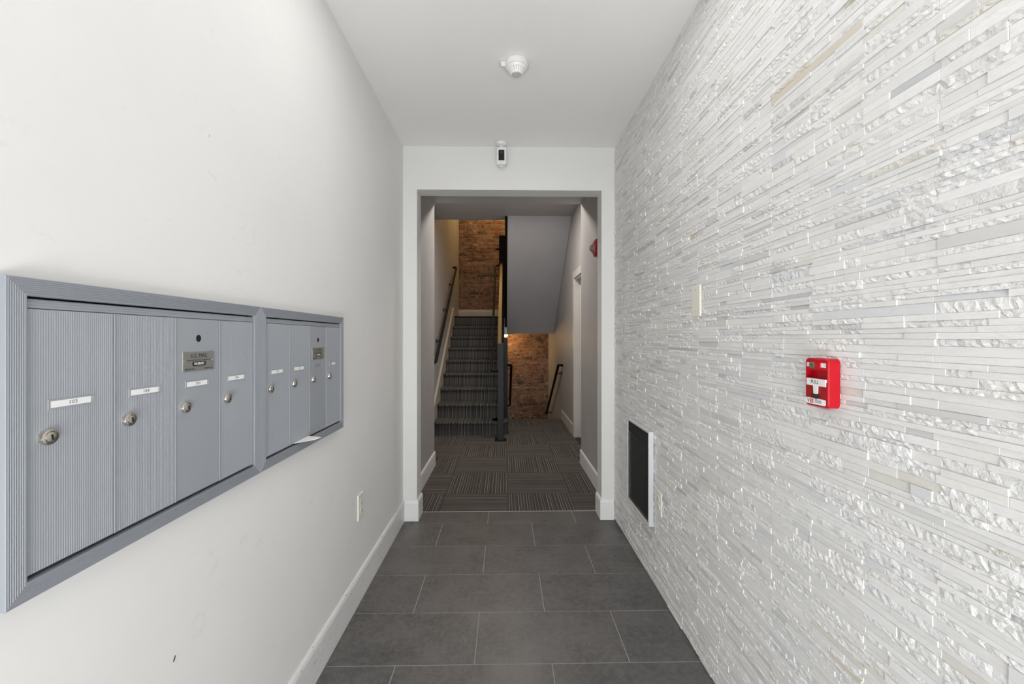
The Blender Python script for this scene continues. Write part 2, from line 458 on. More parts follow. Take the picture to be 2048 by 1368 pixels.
def vis_area(pc):
    a, b, z0, z1 = pc[:4]
    ya = a
    if ya < .5: ya = .5
    if b <= ya: return 0
    P = [proj(.768, yy, zz) for yy, zz in ((ya, z0), (b, z0), (b, z1), (ya, z1))]
    if any(q is None for q in P): return 0
    P = [(min(max(q[0], 0), 2048), min(max(q[1], 0), 1368)) for q in P]
    A = 0
    for i in range(4): A += P[i][0]*P[(i+1) % 4][1]-P[(i+1) % 4][0]*P[i][1]
    return abs(A)/2
order = sorted(range(len(pieces)), key=lambda i: -vis_area(pieces[i]))
single = set(order[:300])
def stone_geo(pc, V, F, Mi, Cc, org=(0, 0, 0)):
    a, b, z0, z1, p, rough, col = pc
    n0 = len(V); gp = .0001
    a += gp; b -= gp; z0 += gp; z1 -= gp
    xb = XR+.0005; xf = XR-.002-p
    ox, oy, oz = org
    if not rough:
        ch = .0006
        q = [(xb, a, z0), (xb, b, z0), (xb, b, z1), (xb, a, z1),
             (xf+ch, a, z0), (xf+ch, b, z0), (xf+ch, b, z1), (xf+ch, a, z1),
             (xf, a+ch, z0+ch), (xf, b-ch, z0+ch), (xf, b-ch, z1-ch), (xf, a+ch, z1-ch)]
        V.extend((x-ox, y-oy, z-oz) for x, y, z in q)
        fs = [(8, 11, 10, 9)]
        for i in range(4):
            j = (i+1) % 4
            fs += [(i, 4+i, 4+j, j), (4+i, 8+i, 8+j, 4+j)]
        F.extend(tuple(n0+t for t in f) for f in fs); Mi.extend([0]*len(fs)); Cc.extend([col]*len(fs))
    else:
        n = max(3, min(18, int((b-a)/.0075))); nz = 3
        base = n0
        for i in range(n+1):
            for k in range(nz):
                yy = a+(b-a)*i/n; zz = z0+(z1-z0)*k/(nz-1)
                edge = (k != 1) or i in (0, n)
                d = rs.uniform(-.0015, .0012)-(.0010 if edge else -.0008)
                if 0 < i < n: yy += rs.uniform(-.003, .003)
                V.append((xf-d-ox, yy-oy, zz+(rs.uniform(-.002, .002) if k == 1 else 0)-oz))
        nf = 0
        for i in range(n):
            for k in range(nz-1):
                A_ = base+i*nz+k; Bq = base+(i+1)*nz+k
                F.append((A_, A_+1, Bq+1, Bq)); nf += 1
        s = len(V)
        V.extend((x-ox, y-oy, z-oz) for x, y, z in ((xb, a, z0), (xb, a, z1), (xb, b, z0), (xb, b, z1)))
        # ends and long sides
        F.append((s, s+1)+tuple(base+k for k in range(nz-1, -1, -1))); nf += 1
        e = base+n*nz
        F.append((s+3, s+2)+tuple(e+k for k in range(nz))); nf += 1
        F.append((s+2, s)+tuple(base+i*nz for i in range(n+1))); nf += 1
        F.append((s+1, s+3)+tuple(base+i*nz+nz-1 for i in range(n, -1, -1))); nf += 1
        Mi.extend([1]*nf); Cc.extend([col]*nf)
def stone_mesh(lst, org=(0, 0, 0)):
    V, F, Mi, Cc = [], [], [], []
    for pc in lst: stone_geo(pc, V, F, Mi, Cc, org)
    me = bpy.data.meshes.new('stone'); me.from_pydata(V, [], F)
    me.materials.append(M_stone); me.materials.append(M_stone_r)
    me.polygons.foreach_set('material_index', Mi)
    at = me.attributes.new('Col', 'FLOAT_COLOR', 'FACE')
    at.data.foreach_set('color', [c for col in Cc for c in col])
    me.update(); return me
for i in order[:300]:
    pc = pieces[i]; cx, cy, cz = XR, (pc[0]+pc[1])/2, (pc[2]+pc[3])/2
    o = link('stone', stone_mesh([pc], (cx, cy, cz)), None, wr); o.location = (cx, cy, cz)
o = link('stone_strips', stone_mesh([pieces[i] for i in range(len(pieces)) if i not in single]), None, wr); o['kind'] = 'stuff'

# ------------------------------------------------------------ brick wall
bm = B(); box(bm, SL-.12, SR+.12, YBR+.006, YBR+.2, ZLOW, ZTOP); wb = struct('wall_brick', bm, M_mortar, 'old red brick wall with worn paint at the back of the stairwell')
rb = random.Random(3)
def brick_bm(L, H, var):
    r = random.Random(var); bm = B(); box(bm, -L/2, L/2, -.011, .03, -H/2, H/2, .004, 1)
    for v in bm.verts: v.co += Vector((r.uniform(-.002, .002), r.uniform(-.003, .003), r.uniform(-.0015, .0015)))
    return mesh_of(bm, 'brick')
bmesh_cache = {}
rest = []
for k in range(int((ZTOP-ZLOW)/.0735)):
    z = ZLOW+.04+k*.0735
    L = .205 if k % 6 else .10
    x = SL-.12+(0 if k % 2 else -.105)+rb.uniform(-.01, .01)
    while x < SR+.1:
        x0, x1 = max(x, SL+.0), min(x+L-.012, SR)
        if x1-x0 > .03:
            y = YBR+.012
            up = (x0 < .02 and 1.86 < z < 3.80); low = (x1 > .0 and -.46 < z < 1.38)
            if up or low:
                q = (round((x1-x0)/.02)*.02, rb.randrange(3))
                if q not in bmesh_cache:
                    me = brick_bm(q[0]+.003, .065, q[1]*31+int(q[0]*1000)); me.materials.append(M_brick); bmesh_cache[q] = me
                o = link('brick', bmesh_cache[q], None, wb); o.location = ((x0+x1)/2, y+rb.uniform(-.003, .004), z)
            else: rest.append((x0, x1, z))
        x += L
bm = B()
for x0, x1, z in rest: box(bm, x0, x1, YBR+.001, YBR+.03, z-.031, z+.031)
o = obj('brick_courses', bm, M_brick, wb); o['kind'] = 'stuff'

# ------------------------------------------------------------ staircase
NR = 9; RZ = .185; TY = .27; Y0 = 5.30; SX0, SX1 = -.922, -.03
st = thing('staircase', 'carpeted flight of nine dark striped steps rising to a brick-backed landing', 'staircase', (0, 0, 0))
def step_bm(n):
    bm = B(); y = Y0+TY*(n-1); z = RZ*n; zb = RZ*(n-1)
    pr = [(y+.012, zb), (y+.012, z-.045), (y-.012, z-.038), (y-.020, z-.022), (y-.014, z-.006), (y+.0, z), (y+TY+.012, z), (y+TY+.012, zb)]
    if n == 1: pr[-1] = (y+TY+.012, 0); 
    prism(bm, pr, 'x', SX0, SX1)
    return bm
for n in range(1, NR):
    o = obj('step', step_bm(n), M_stair_carpet, st)
# bullnose end of the lowest step
bm = B(); lathe(bm, [(0, 0), (.115, 0), (.115, .14), (.128, .150), (.130, .168), (.120, .182), (.10, .185), (0, .185)], (-.075, Y0+.13, 0), 24)
o = obj('rounded_step_end', bm, M_stair_carpet, st)
# landing
bm = B(); box(bm, SL, SR, Y0+TY*8+.012, YBR, 1.645, 1.665); box(bm, SL, SX1, Y0+TY*8+.012, Y0+TY*8+.05, RZ*8, 1.665)
struct('floor_landing', bm, M_stair_carpet, 'dark carpeted landing at the top of the rising stairs')
bm = B(); box(bm, SL, SR, 7.475, YBR, 1.36, 1.645); struct('ceiling_landing', bm, M_soffit, 'gray underside of the landing')
# closed side under the flight and skirt board
def nz(y): return RZ+(y-Y0)*RZ/TY
bm = B(); prism(bm, [(5.42, ZLOW), (7.50, ZLOW), (7.50, 1.5), (5.42, .06)], 'x', -.06, -.031); obj('side_panel', bm, M_soffit, st)
bm = B(); prism(bm, [(Y0+.02, .0), (Y0+.32, .0), (7.47, nz(7.47)-.35), (7.47, nz(7.47)+.04), (Y0+.02, nz(Y0)+.04)], 'x', -.029, -.012); obj('stringer', bm, M_black, st)
bm = B(); prism(bm, [(Y0-.05, 0), (Y0+.25, 0), (7.46, 1.3), (7.46, 1.83), (7.40, 1.825), (Y0-.05, .30)], 'x', SL+.0005, SX0-.001); 
obj('skirt_board', bm, pm('cream_skirt_paint', (.52, .48, .41, 1), .4), st)
# flight going down to the basement
sd = thing('descending_staircase', 'carpeted steps going down below the brick wall on the right', 'staircase', (0, 0, 0))
for n in range(1, 8):
    bm = B(); y = 6.402+.27*(n-1); z = -RZ*n; box(bm, -.028, SR-.003, y, min(y+.285, YBR-.002), z-.19, z, .008, 1); obj('step', bm, M_stair_carpet, sd)
# upper flight over it
uf = thing('upper_staircase', 'sloping gray soffit of the upper flight above the brick wall', 'staircase', (0, 0, 0))
ya, za, yb_, zb_ = 5.44, 2.9, 7.475, 1.35
bm = B(); prism(bm, [(ya, za), (yb_, zb_), (yb_, zb_+.2), (ya, za+.25)], 'x', .145, SR-.003); obj('soffit', bm, M_soffit, uf)
bm = B(); prism(bm, [(ya-.0, za-.012), (yb_, zb_-.012), (yb_, zb_+.3), (ya, za+.3)], 'x', .035, .145); obj('boxed_stringer', bm, M_soffit, uf)
for n in range(1, 9):
    bm = B(); y1 = 7.46-.2525*(n-1); z = 1.665+.192*n; box(bm, .145, SR-.003, max(y1-.27, 5.445), y1, z-.192-.03, z, .006, 1); obj('step', bm, M_stair_carpet, uf)
bm = B(); prism(bm, [(ya, za-.03), (yb_+.03, zb_+.09), (yb_+.03, zb_+.42), (ya, za+.33)], 'x', .0, .035); obj('steel_stringer', bm, M_black, uf)
bm = B(); box(bm, -.045, .034, 7.42, 7.474, 1.352, 1.465, .002, 1); obj('stringer_end_block', bm, M_trim, uf)['label'] = 'small white block at the foot of the stringer'

# ------------------------------------------------------------ guards and rails
def post(bm, x, y, w, z0, z1, d=None):
    d = d or w; box(bm, x-w/2, x+w/2, y-d/2, y+d/2, z0, z1, .003, 1); return bm
gr = thing('stair_guard', 'black steel guard with square front newel post beside the rising stairs', 'railing', (0, 0, 0))
bm = B(); post(bm, -.055, 5.06, .078, .006, 1.205); obj('newel_post', bm, M_post, gr)
bm = B(); box(bm, -.125, .015, 5.0, 5.12, .0005, .012, .002, 1); pl = obj('base_plate', bm, M_black, gr)
for bx in (-.112, .002):
    bm = B(); lathe(bm, [(0, .022), (.008, .022), (.009, .012)], (bx, 5.02, 0), 8); obj('bolt', bm, M_black, pl)
def railz(y): return 1.20+(y-5.10)*(2.64-1.20)/(7.40-5.10)
bm = B(); prism(bm, [(5.08, railz(5.08)-.02), (7.38, railz(7.38)-.02), (7.38, railz(7.38)), (5.08, railz(5.08))], 'x', -.093, -.045)
obj('top_rail', bm, M_cap, gr)['label'] = 'pale worn sloping top rail'
bm = B(); prism(bm, [(5.10, .40), (7.36, nz(7.36)+.03), (7.36, nz(7.36)+.06), (5.10, .43)], 'x', -.088, -.050); obj('bottom_rail', bm, M_black, gr)
for k in range(17):
    y = 5.22+k*.127; bm = B(); zb0 = .43+(y-5.10)*(nz(7.36)+.06-.43)/2.26; box(bm, -.075, -.062, y-.0065, y+.0065, zb0-.01, railz(y)-.015); obj('baluster', bm, M_black, gr)
lg = thing('landing_newel', 'tall black post at the landing above the pale top rail', 'post', (0, 0, 0))
bm = B(); box(bm, -.108, .042, 7.41, 7.47, 1.666, 3.12, .003, 1); obj('post', bm, M_black, lg)
bm = B(); box(bm, -.112, .046, 7.405, 7.475, 3.12, 3.135, .003, 1); obj('post_cap', bm, M_black, lg)
bm = B(); tube(bm, [(-.108, 7.44, 2.89), (-.17, 7.44, 2.89)], .02); obj('rail_stub', bm, M_black, lg)
ug = thing('upper_guard', 'black guard along the upper flight seen edge-on', 'railing', (0, 0, 0))
bm = B(); prism(bm, [(5.45, 4.15), (7.41, 2.66), (7.41, 2.70), (5.45, 4.19)], 'x', .0, .036); obj('top_rail', bm, M_black, ug)
for k in range(14):
    y = 5.52+k*.14; zr = 4.15-(y-5.45)*(1.49/1.96); bm = B(); box(bm, .012, .025, y-.0065, y+.0065, zr-.98, zr+.01); obj('baluster', bm, M_black, ug)
sp = thing('support_post', 'black square post behind the front newel at the stairwell edge', 'post', (0, 0, 0))
bm = B(); post(bm, .008, 6.44, .068, -.003, 1.272); obj('post', bm, M_post, sp)
bm = B(); box(bm, -.04, .056, 6.39, 6.49, -.0035, .006, .002, 1); obj('base_plate', bm, M_black, sp)

def handrail(name, label, path, brackets, r=.019, mat=M_black):
    t = thing(name, label, 'handrail', (0, 0, 0))
    bm = B(); tube(bm, bend(path, .045, 4), r, 12); obj('rail', bm, mat, t, True)
    for p, wall in brackets:
        bm = B(); p = Vector(p); wv = Vector(wall)
        tube(bm, bend([p, p+Vector((0, 0, -.055)), wv+Vector((0, 0, -.055))], .02, 3), .007, 8)
        dx = .006 if wv.x > p.x else -.006
        box(bm, min(wv.x, wv.x-dx), max(wv.x, wv.x-dx), wv.y-.022, wv.y+.022, wv.z-.085, wv.z-.025, .001, 1)
        obj('bracket', bm, mat, t)
    return t
def lerp(a, b, t): return tuple(a[i]+(b[i]-a[i])*t for i in range(3))
a, b = (-.88, 5.20, .965), (-.88, 7.40, 2.55)
handrail('handrail', 'black handrail fixed to the gray wall left of the rising stairs', [(-.945, 5.20, .93), a, b, (-.945, 7.44, 2.55)],
         [(lerp(a, b, t), (SL, lerp(a, b, t)[1], lerp(a, b, t)[2])) for t in (.2, .5, .8)])
a, b = (-.168, 5.03, .90), (-.172, 7.38, 2.56)
handrail('handrail', 'thin black handrail on the inner side of the rising stairs, next to the newel', [(-.085, 5.02, .87), (-.165, 5.0, .87), a, b, (-.11, 7.43, 2.60)],
         [(lerp(a, b, t), (-.088, lerp(a, b, t)[1], lerp(a, b, t)[2])) for t in (.3, .6, .92)], .016)
a, b = (.098, 6.35, .83), (.090, 7.50, .03)
handrail('handrail', 'short black handrail of the descending stairs, beside the support post', [(.035, 6.35, .85), (.098, 6.33, .85), a, b, (-.02, 7.56, .0)], [], .019)
a, b = (.83, 6.32, .85), (.822, 8.02, -.20)
handrail('handrail', 'black handrail on the right wall sloping down into the basement stairs', [(SR, 6.28, .85), (.83, 6.28, .85), a, b, (.80, 8.06, -.22)],
         [(lerp(a, b, t), (SR, lerp(a, b, t)[1], lerp(a, b, t)[2])) for t in (.08, .92)], .021)

# lamp under the upper stringer
lp = thing('ceiling_lamp', 'small round lamp glowing under the landing beside the brick wall', 'lamp', (.012, 7.98, 1.36))
bm = B(); lathe(bm, [(.047, 0), (.047, -.022), (.042, -.026), (.0, -.026)], n=20); obj('housing', bm, M_white_plastic, lp, True)
bm = B(); lathe(bm, [(.040, -.026), (.040, -.045), (.030, -.060), (.014, -.068), (0, -.070)], n=18); obj('bulb', bm, M_bulb, lp, True)
light('lamp_glow', 'POINT', (.06, 8.02, 1.26), 8.0, (1.0, .58, .22), radius=.03)

# ------------------------------------------------------------ right doorway of the stair hall
dr = bpy.data.objects.new('door_1', None); C.objects.link(dr); dr['kind'] = 'structure'; dr['label'] = 'white door with casing in the right wall before the stairs'
M_cas = M_dark_trim
bm = B(); box(bm, SR-.018, SR, DY1-.005, DY1+.088, 0, DH+.09, .003, 1); obj('casing', bm, M_cas, dr)
bm = B(); box(bm, SR-.018, SR, DY0-.09, DY0+.005, 0, DH+.09, .003, 1); obj('casing', bm, M_cas, dr)
bm = B(); box(bm, SR-.018, SR, DY0+.005, DY1-.005, DH-.005, DH+.09, .003, 1); obj('casing', bm, M_cas, dr)
bm = B(); box(bm, SR-.005, SR+.12, DY1-.02, DY1, 0, DH); obj('jamb', bm, M_cas, dr)
bm = B(); box(bm, SR-.005, SR+.12, DY0, DY0+.02, 0, DH); obj('jamb', bm, M_cas, dr)
bm = B(); box(bm, SR-.005, SR+.12, DY0+.02, DY1-.02, DH-.02, DH); obj('jamb', bm, M_cas, dr)
bm = B(); box(bm, SR+.06, SR+.10, DY0+.022, DY1-.022, .01, DH-.022, .002, 1)
for z0, z1 in ((.2, .9), (1.05, 1.9)):
    for y0, y1 in ((DY0+.13, (DY0+DY1)/2-.05), ((DY0+DY1)/2+.05, DY1-.13)): box(bm, SR+.052, SR+.062, y0, y1, z0, z1, .004, 1)
pn = obj('door_leaf', bm, M_trim, dr)
bm = B(); lathe(bm, [(0, .06), (.02, .058), (.027, .045), (.022, .03), (.01, .022), (.01, .006), (.028, .004), (.028, 0)], n=16)
k = obj('door_knob', bm, M_chrome, pn, True); k.matrix_local = on_right(SR+.058, DY0+.10, 1.0)
bm = B(); box(bm, SR, SR+.12, DY0, DY1, -.02, .006); obj('threshold', bm, M_post, dr)

# ------------------------------------------------------------ mailboxes
def lock_mesh():
    bm = B(); lathe(bm, [(.0125, 0), (.0125, .003), (.0115, .0055), (.0085, .0065), (.0078, .0050), (.0074, .0072), (.004, .0082), (0, .0084)], n=24)
    return mesh_of(bm, 'lock', True)
ML = lock_mesh(); ML.materials.append(M_chrome)
bm = B(); box(bm, -.0011, .0011, -.0042, .0038, .008, .0089); MK = mesh_of(bm, 'keyhole'); MK.materials.append(M_hole)
def fluted(bm, u0, u1, v0, v1, w0, w1, pitch=.0034, depth=.0003):
    """panel with vertical ribs: front at w1, body down to w0"""
    n = max(4, int((u1-u0-.004)/pitch)); pts = [(u0, w0), (u0, w1+.0016), (u0+.0014, w1+.0016), (u0+.0020, w1)]
    pitch = (u1-u0-.004)/n
    for i in range(n):
        a = u0+.002+i*pitch; pts += [(a+pitch*.18, w1-depth), (a+pitch*.38, w1-depth), (a+pitch*.56, w1), (a+pitch, w1)]
    pts += [(u1-.0006, w1), (u1, w1-.0010), (u1, w0)]
    A = [bm.verts.new((u, v0, w_)) for u, w_ in pts]; Bv = [bm.verts.new((u, v1, w_)) for u, w_ in pts]
    for i in range(len(pts)-1): bm.faces.new((A[i], A[i+1], Bv[i+1], Bv[i]))
    for L in (A, Bv): bm.faces.new(L)
    return bm
def frame_prof(wd=.0265, n=8):
    pr = [(0, 0), (0, .0225), (.0012, .0235)]
    for i in range(n):
        a = .0016+i*(wd-.004)/n; s = (wd-.004)/n
        pr += [(a+s*.25, .0230), (a+s*.5, .0230), (a+s*.7, .0235), (a+s, .0235)]
    pr += [(wd-.0012, .0235), (wd, .0225), (wd, .004)]
    return pr
def mailbox(y0, y1, labels, holes, label, cat='mailbox'):
    t = thing('mailbox_panel', label, cat, on_left(XL, y0, .892), 'built-in mailbox panels on the left wall')
    W = y1-y0; H = 1.357-.892
    bm = B(); ring_frame(bm, 0, W, 0, H, frame_prof()); obj('frame', bm, M_alu_frame, t)
    bm = B(); box(bm, .02, W-.02, .02, H-.02, .0008, .006); obj('back_box', bm, M_hole, t)
    i0, i1 = .0275, W-.0275; p = (i1-i0)/4; vt = H-.0445; vb = .0335
    bm = B(); box(bm, i0, i1, H-.0435, H-.0298, .006, .0175, .0006, 1)
    for q in range(3): box(bm, i0, i1, H-.0425+q*.0042, H-.0425+q*.0042+.0026, .0170, .0183, .0003, 1)
    obj('top_rail', bm, M_alu, t)
    for i in range(4):
        a, b = i0+i*p+.0006, i0+(i+1)*p-.0006; wf = .0185
        bm = B()
        if i in holes:
            box(bm, a, b, vb, vt, .007, wf, .0007, 1)
            box(bm, a, a+.0014, vb, vt, wf-.0004, wf+.0016)
        else: fluted(bm, a, b, vb, vt, .007, wf)
        d = obj('door', bm, M_alu, t)
        lk = link('lock', ML, None, d); lk.location = (a+.0275, 1.121-.892, wf-.0002)
        kh = link('keyhole', MK, None, d); kh.location = (a+.0275, 1.121-.892, wf); kh.rotation_euler.z = .15
        s = labels[i]; lu = a+.032; lv = 1.1685-.892; lw = .060
        bm = B(); ring_frame(bm, lu-.0035, lu+lw+.006, lv-.0078, lv+.0078, [(0, wf-.0005), (.0004, wf+.0008), (.0028, wf+.0006), (.0030, wf-.0001)])
        obj('label_holder', bm, M_alu, d)
        if s is None:
            bm = B(); box(bm, lu, lu+lw, lv-.005, lv+.005, wf-.0002, wf+.0003); obj('blank_label', bm, M_alu_frame, d)['label'] = 'empty gray label slot'
        else:
            l0, l1 = (lu, lu+lw) if s != '303' else (lu+.022, lu+.052)
            bm = B(); box(bm, l0, l1, lv-.0056, lv+.0056, wf-.0002, wf+.0006); obj('name_label', bm, M_paper, d)
            text('lettering', s, .0082, ((l0+l1)/2+.002, lv, wf+.0007), M_grayink, d, .0001, 1.15)
        if i in holes:
            hu = a+.066; hv = (1.269 if y0 < 1 else 1.263)-.892
            bm = B(); lathe(bm, [(.0080, wf-.0003), (.0095, wf+.0008), (.0085, wf+.0009), (.0078, wf+.0002)], (hu, hv, 0), 24); obj('lock_rim', bm, M_alu, d, True)
            bm = B(); lathe(bm, [(.0079, wf), (.0079, wf+.0004), (0, wf+.0004)], (hu, hv, 0), 24); obj('lock_hole', bm, M_hole, d)
            pu, pv = a+.0185, (1.197 if y0 < 1 else 1.192)-.892; pw, ph = .094, .0425
            bm = B(); box(bm, pu, pu+pw, pv, pv+ph, wf-.0003, wf+.0020, .0006, 1); pl = obj('name_plate', bm, M_steel, d)
            cx = pu+pw/2; z = wf+.0021
            # keep nesting at three levels: the print is a child of the door
            text('lettering', 'U.S. MAIL', .0135, (cx, pv+ph-.0095, z), M_ink, d, .0001, .92)
            text('lettering', 'Approved by the U.S. Postal Service', .0052, (cx, pv+ph-.0185, z), M_ink, d, .0001, .92)
            bm = B(); prism(bm, rrect(cx-.020, cx+.020, pv+.011, pv+.0205, .002, 3), 'z', wf+.0018, wf+.0023); obj('emblem', bm, M_ink, d)
            text('lettering', 'SALSBURY', .0072, (cx, pv+.0158, wf+.00235), M_paper, d, .0001, .92, .00012)
            bm = B(); box(bm, cx-.017, cx+.017, pv+.0088, pv+.0094, wf+.0018, wf+.0022); obj('emblem_line', bm, M_ink, d)
            text('lettering', '(800) 624-5269', .0048, (pu+.006, pv+.0045, z), M_ink, d, .0001, .9, 0, 'LEFT')
            text('lettering', 'mailboxes.com', .0048, (pu+pw-.006, pv+.0045, z), M_ink, d, .0001, .9, 0, 'RIGHT')
            for su in (pu+.0045, pu+pw-.0045):
                bm = B(); lathe(bm, [(.0024, wf+.0018), (.0022, wf+.0030), (0, wf+.0034)], (su, pv+ph*.52, 0), 12); obj('rivet', bm, M_chrome, d, True)
    return t
mailbox(.5705, 1.1553, ['103', '104', '203', '204'], [2], 'nearer gray aluminium mailbox panel, doors marked 103, 104, 203 and 204')
mailbox(1.1557, 1.7425, ['302', '301', None, '303'], [2], 'farther gray aluminium mailbox panel, with one empty label slot and paper under its doors')
# paper poking out
bm = B(); M = on_left(XL, 1.1557, .892)
V = [(.180, .0335, .0165), (.285, .0345, .0165), (.292, .028, .062), (.262, .0265, .052)]
vs = [bm.verts.new(M @ Vector(v)) for v in V]; vs2 = [bm.verts.new(M @ (Vector(v)+Vector((0, .0006, 0)))) for v in V]
bm.faces.new(vs); bm.faces.new(vs2[::-1])
for i in range(4): bm.faces.new((vs[i], vs2[i], vs2[(i+1) % 4], vs[(i+1) % 4]))
tag(obj('paper', bm, M_paper), 'white folded paper corner poking out below a farther mailbox door', 'paper')

# ------------------------------------------------------------ outlets and blank plate
def plate_bm(w_, h_, t=.006):
    bm = B(); o = rrect(-w_/2, w_/2, -h_/2, h_/2, .003, 3); i_ = rrect(-w_/2+.004, w_/2-.004, -h_/2+.004, h_/2-.004, .002, 3)
    L = [[bm.verts.new((x, y, z)) for x, y in q] for q, z in ((o, 0), (o, t*.45), (i_, t))]
    n = len(o)
    for A, Bv in zip(L, L[1:]):
        for k in range(n): bm.faces.new((A[k], A[(k+1) % n], Bv[(k+1) % n], Bv[k]))
    bm.faces.new(L[2]); bm.faces.new(L[0][::-1]); return bm
def outlet(M, label, h=.118, w_=.072):
    t = thing('wall_outlet', label, 'outlet', M, 'duplex wall outlets')
    obj('cover_plate', plate_bm(w_, h), M_ivory, t)
    for s in (-1, 1):
        bm = B(); cy = s*.0195
        o = [(x, max(cy-.0135, min(cy+.0135, y))) for x, y in [(.0172*math.cos(2*PI*i/24), cy+.0172*math.sin(2*PI*i/24)) for i in range(24)]]
        prism(bm, o, 'z', .004, .0078); r = obj('receptacle', bm, M_white_plastic, t)
        bm = B(); box(bm, -.0075, -.0055, cy-.001, cy+.008, .0074, .0081); box(bm, .0055, .0075, cy-.001, cy+.007, .0074, .0081); lathe(bm, [(.0025, .0076), (.0025, .0081), (0, .0081)], (0, cy-.0075, 0), 10)
        obj('slot', bm, M_hole, r)
    bm = B(); lathe(bm, [(.003, .0055), (.0028, .0068), (0, .0072)], (0, 0, 0), 12); obj('screw', bm, M_ivory, t, True)
    return t
outlet(on_left(XL, 2.004, .449), 'cream duplex outlet low on the smooth left wall under the mailboxes', .125)
outlet(on_right(XR-.0085, 2.008, .452), 'cream duplex outlet on the marble strips beside the black vent')
bl = thing('blank_wall_plate', 'ivory blank plate on the marble strips above the vent', 'wall plate', on_right(XR-.0085, 1.612, 1.417))
obj('cover_plate', plate_bm(.072, .127), M_ivory, bl)
for s in (-1, 1):
    bm = B(); lathe(bm, [(.0026, .0055), (.0024, .0066), (0, .0068)], (0, s*.042, 0), 12); obj('screw', bm, M_steel, bl, True)

# ------------------------------------------------------------ vent
vt = thing('wall_vent', 'black louvered heater vent in a white metal frame low on the marble wall', 'vent', on_right(XR-.009, 2.462, .297))
VW, VH = .375, .488; D = XR-.009-.740
# local u runs toward the camera: u=0 is the far edge
bm = B(); ring_frame(bm, 0, VW, 0, VH, [(0, 0), (0, D-.002), (.002, D), (.009, D), (.011, D-.003), (.011, .004)]); obj('frame', bm, pm('white_powder_coat', (.66, .67, .69, 1), .35, .2), vt)
bm = B(); box(bm, .008, VW-.008, .008, VH-.008, .002, .006); obj('backing', bm, M_vent_dark, vt)
bm = B(); box(bm, .0112, VW-.0112, VH-.075, VH-.0115, .006, D-.006, .001, 1); obj('control_flap', bm, M_vent_dark, vt)
bm = B(); tube(bm, [(.0112, VH-.080, D-.006), (VW-.0112, VH-.080, D-.006)], .002, 6); tube(bm, [(.0112, VH-.088, D-.006), (VW-.0112, VH-.088, D-.006)], .002, 6); obj('rail', bm, M_post, vt)
M_slat_dark = pm('detector_slots', (.10, .10, .095, 1), .6)
M_slat = pm('dark_slat', (.06, .06, .055, 1), .45, .4)
nb = 30
bm = B(); box(bm, .0112, VW-.0112, -.004, .004, -.0006, .0006); 
for v in bm.verts:
    v.co = Matrix.Rotation(math.radians(38), 3, 'X') @ v.co
SM = None
for k in range(nb):
    if SM is None:
        b2 = B(); box(b2, .0112, VW-.0112, -.0055, .0055, -.0006, .0006)
        for v in b2.verts:
            y_, z_ = v.co.y, v.co.z; a_ = math.radians(40); v.co.y = y_*math.cos(a_)-z_*math.sin(a_); v.co.z = y_*math.sin(a_)+z_*math.cos(a_)
        SM = mesh_of(b2, 'louver'); SM.materials.append(M_slat)
    o = link('louver', SM, None, vt); o.location = (0, .018+k*(VH-.115)/(nb-1), D-.010)
bm.free()
bm = B()
for k in range(40): 
    u = .0145+k*(VW-.029)/39; box(bm, u-.0005, u+.0005, .0112, VH-.09, D-.0055, D-.0045)
o = obj('mesh_wires', bm, M_slat, vt); o['kind'] = 'stuff'

# ------------------------------------------------------------ fire pull station
fp = thing('fire_pull_station', 'red fire alarm pull station with white T-handle on the marble wall', 'fire alarm', on_right(XR-.009, .991, 1.107))
PW, PH, PD = .073, .115, XR-.009-.739
bm = B(); o_ = rrect(0, PW, 0, PH, .009, 5); i_ = rrect(.0025, PW-.0025, .0025, PH-.0025, .0075, 5)
L = [[bm.verts.new((x, y, z)) for x, y in q] for q, z in ((o_, 0), (o_, PD-.003), (i_, PD))]
for A, Bv in zip(L, L[1:]):
    for k in range(len(o_)): bm.faces.new((A[k], A[(k+1) % len(o_)], Bv[(k+1) % len(o_)], Bv[k]))
# front with a recessed window
ru0, ru1, rv0, rv1 = .006, PW-.005, .060, .0865
bm.faces.new(L[0][::-1])
front = L[2]; hole = [bm.verts.new((x, y, PD)) for x, y in ((ru1, rv1), (ru0, rv1), (ru0, rv0), (ru1, rv0))]
n5 = 6
for c in range(4):
    seg = front[c*n5:(c+1)*n5]; nxt = front[((c+1)*n5) % len(front)]
    for k in range(n5-1): bm.faces.new((seg[k], seg[k+1], hole[c]))
    bm.faces.new((seg[-1], nxt, hole[(c+1) % 4], hole[c]))
deep = [bm.verts.new((v.co.x, v.co.y, PD-.014)) for v in hole]
for k in range(4): bm.faces.new((hole[k], hole[(k+1) % 4], deep[(k+1) % 4], deep[k]))
bm.faces.new(deep)
body = obj('housing', bm, M_red, fp)
bm = B(); prism(bm, rrect(.004, PW-.004, .004, .060, .003, 3), 'z', PD-.0005, PD+.0012); obj('lower_panel', bm, M_red_dark, fp)
bm = B(); prism(bm, rrect(.024, .047, .088, .1075, .003, 3), 'z', PD-.0005, PD+.0035); hd = obj('lock_boss', bm, M_red, fp)
bm = B(); lathe(bm, [(.0085, PD+.003), (.0085, PD+.0055), (.0065, PD+.0065), (.0035, PD+.0058), (0, PD+.0058)], (.0285, .098, 0), 20); lk = obj('key_lock', bm, pm('aged_brass', (.34, .29, .19, 1), .35, .9), hd, True)
text('lettering', 'FIRE', .0135, (.0133, .0985, PD+.0006), M_paper, fp, .0003, .55, .0006)
text('lettering', 'FIRE', .0135, (.0578, .0985, PD+.0006), M_paper, fp, .0003, .62, .0006)
bm = B()
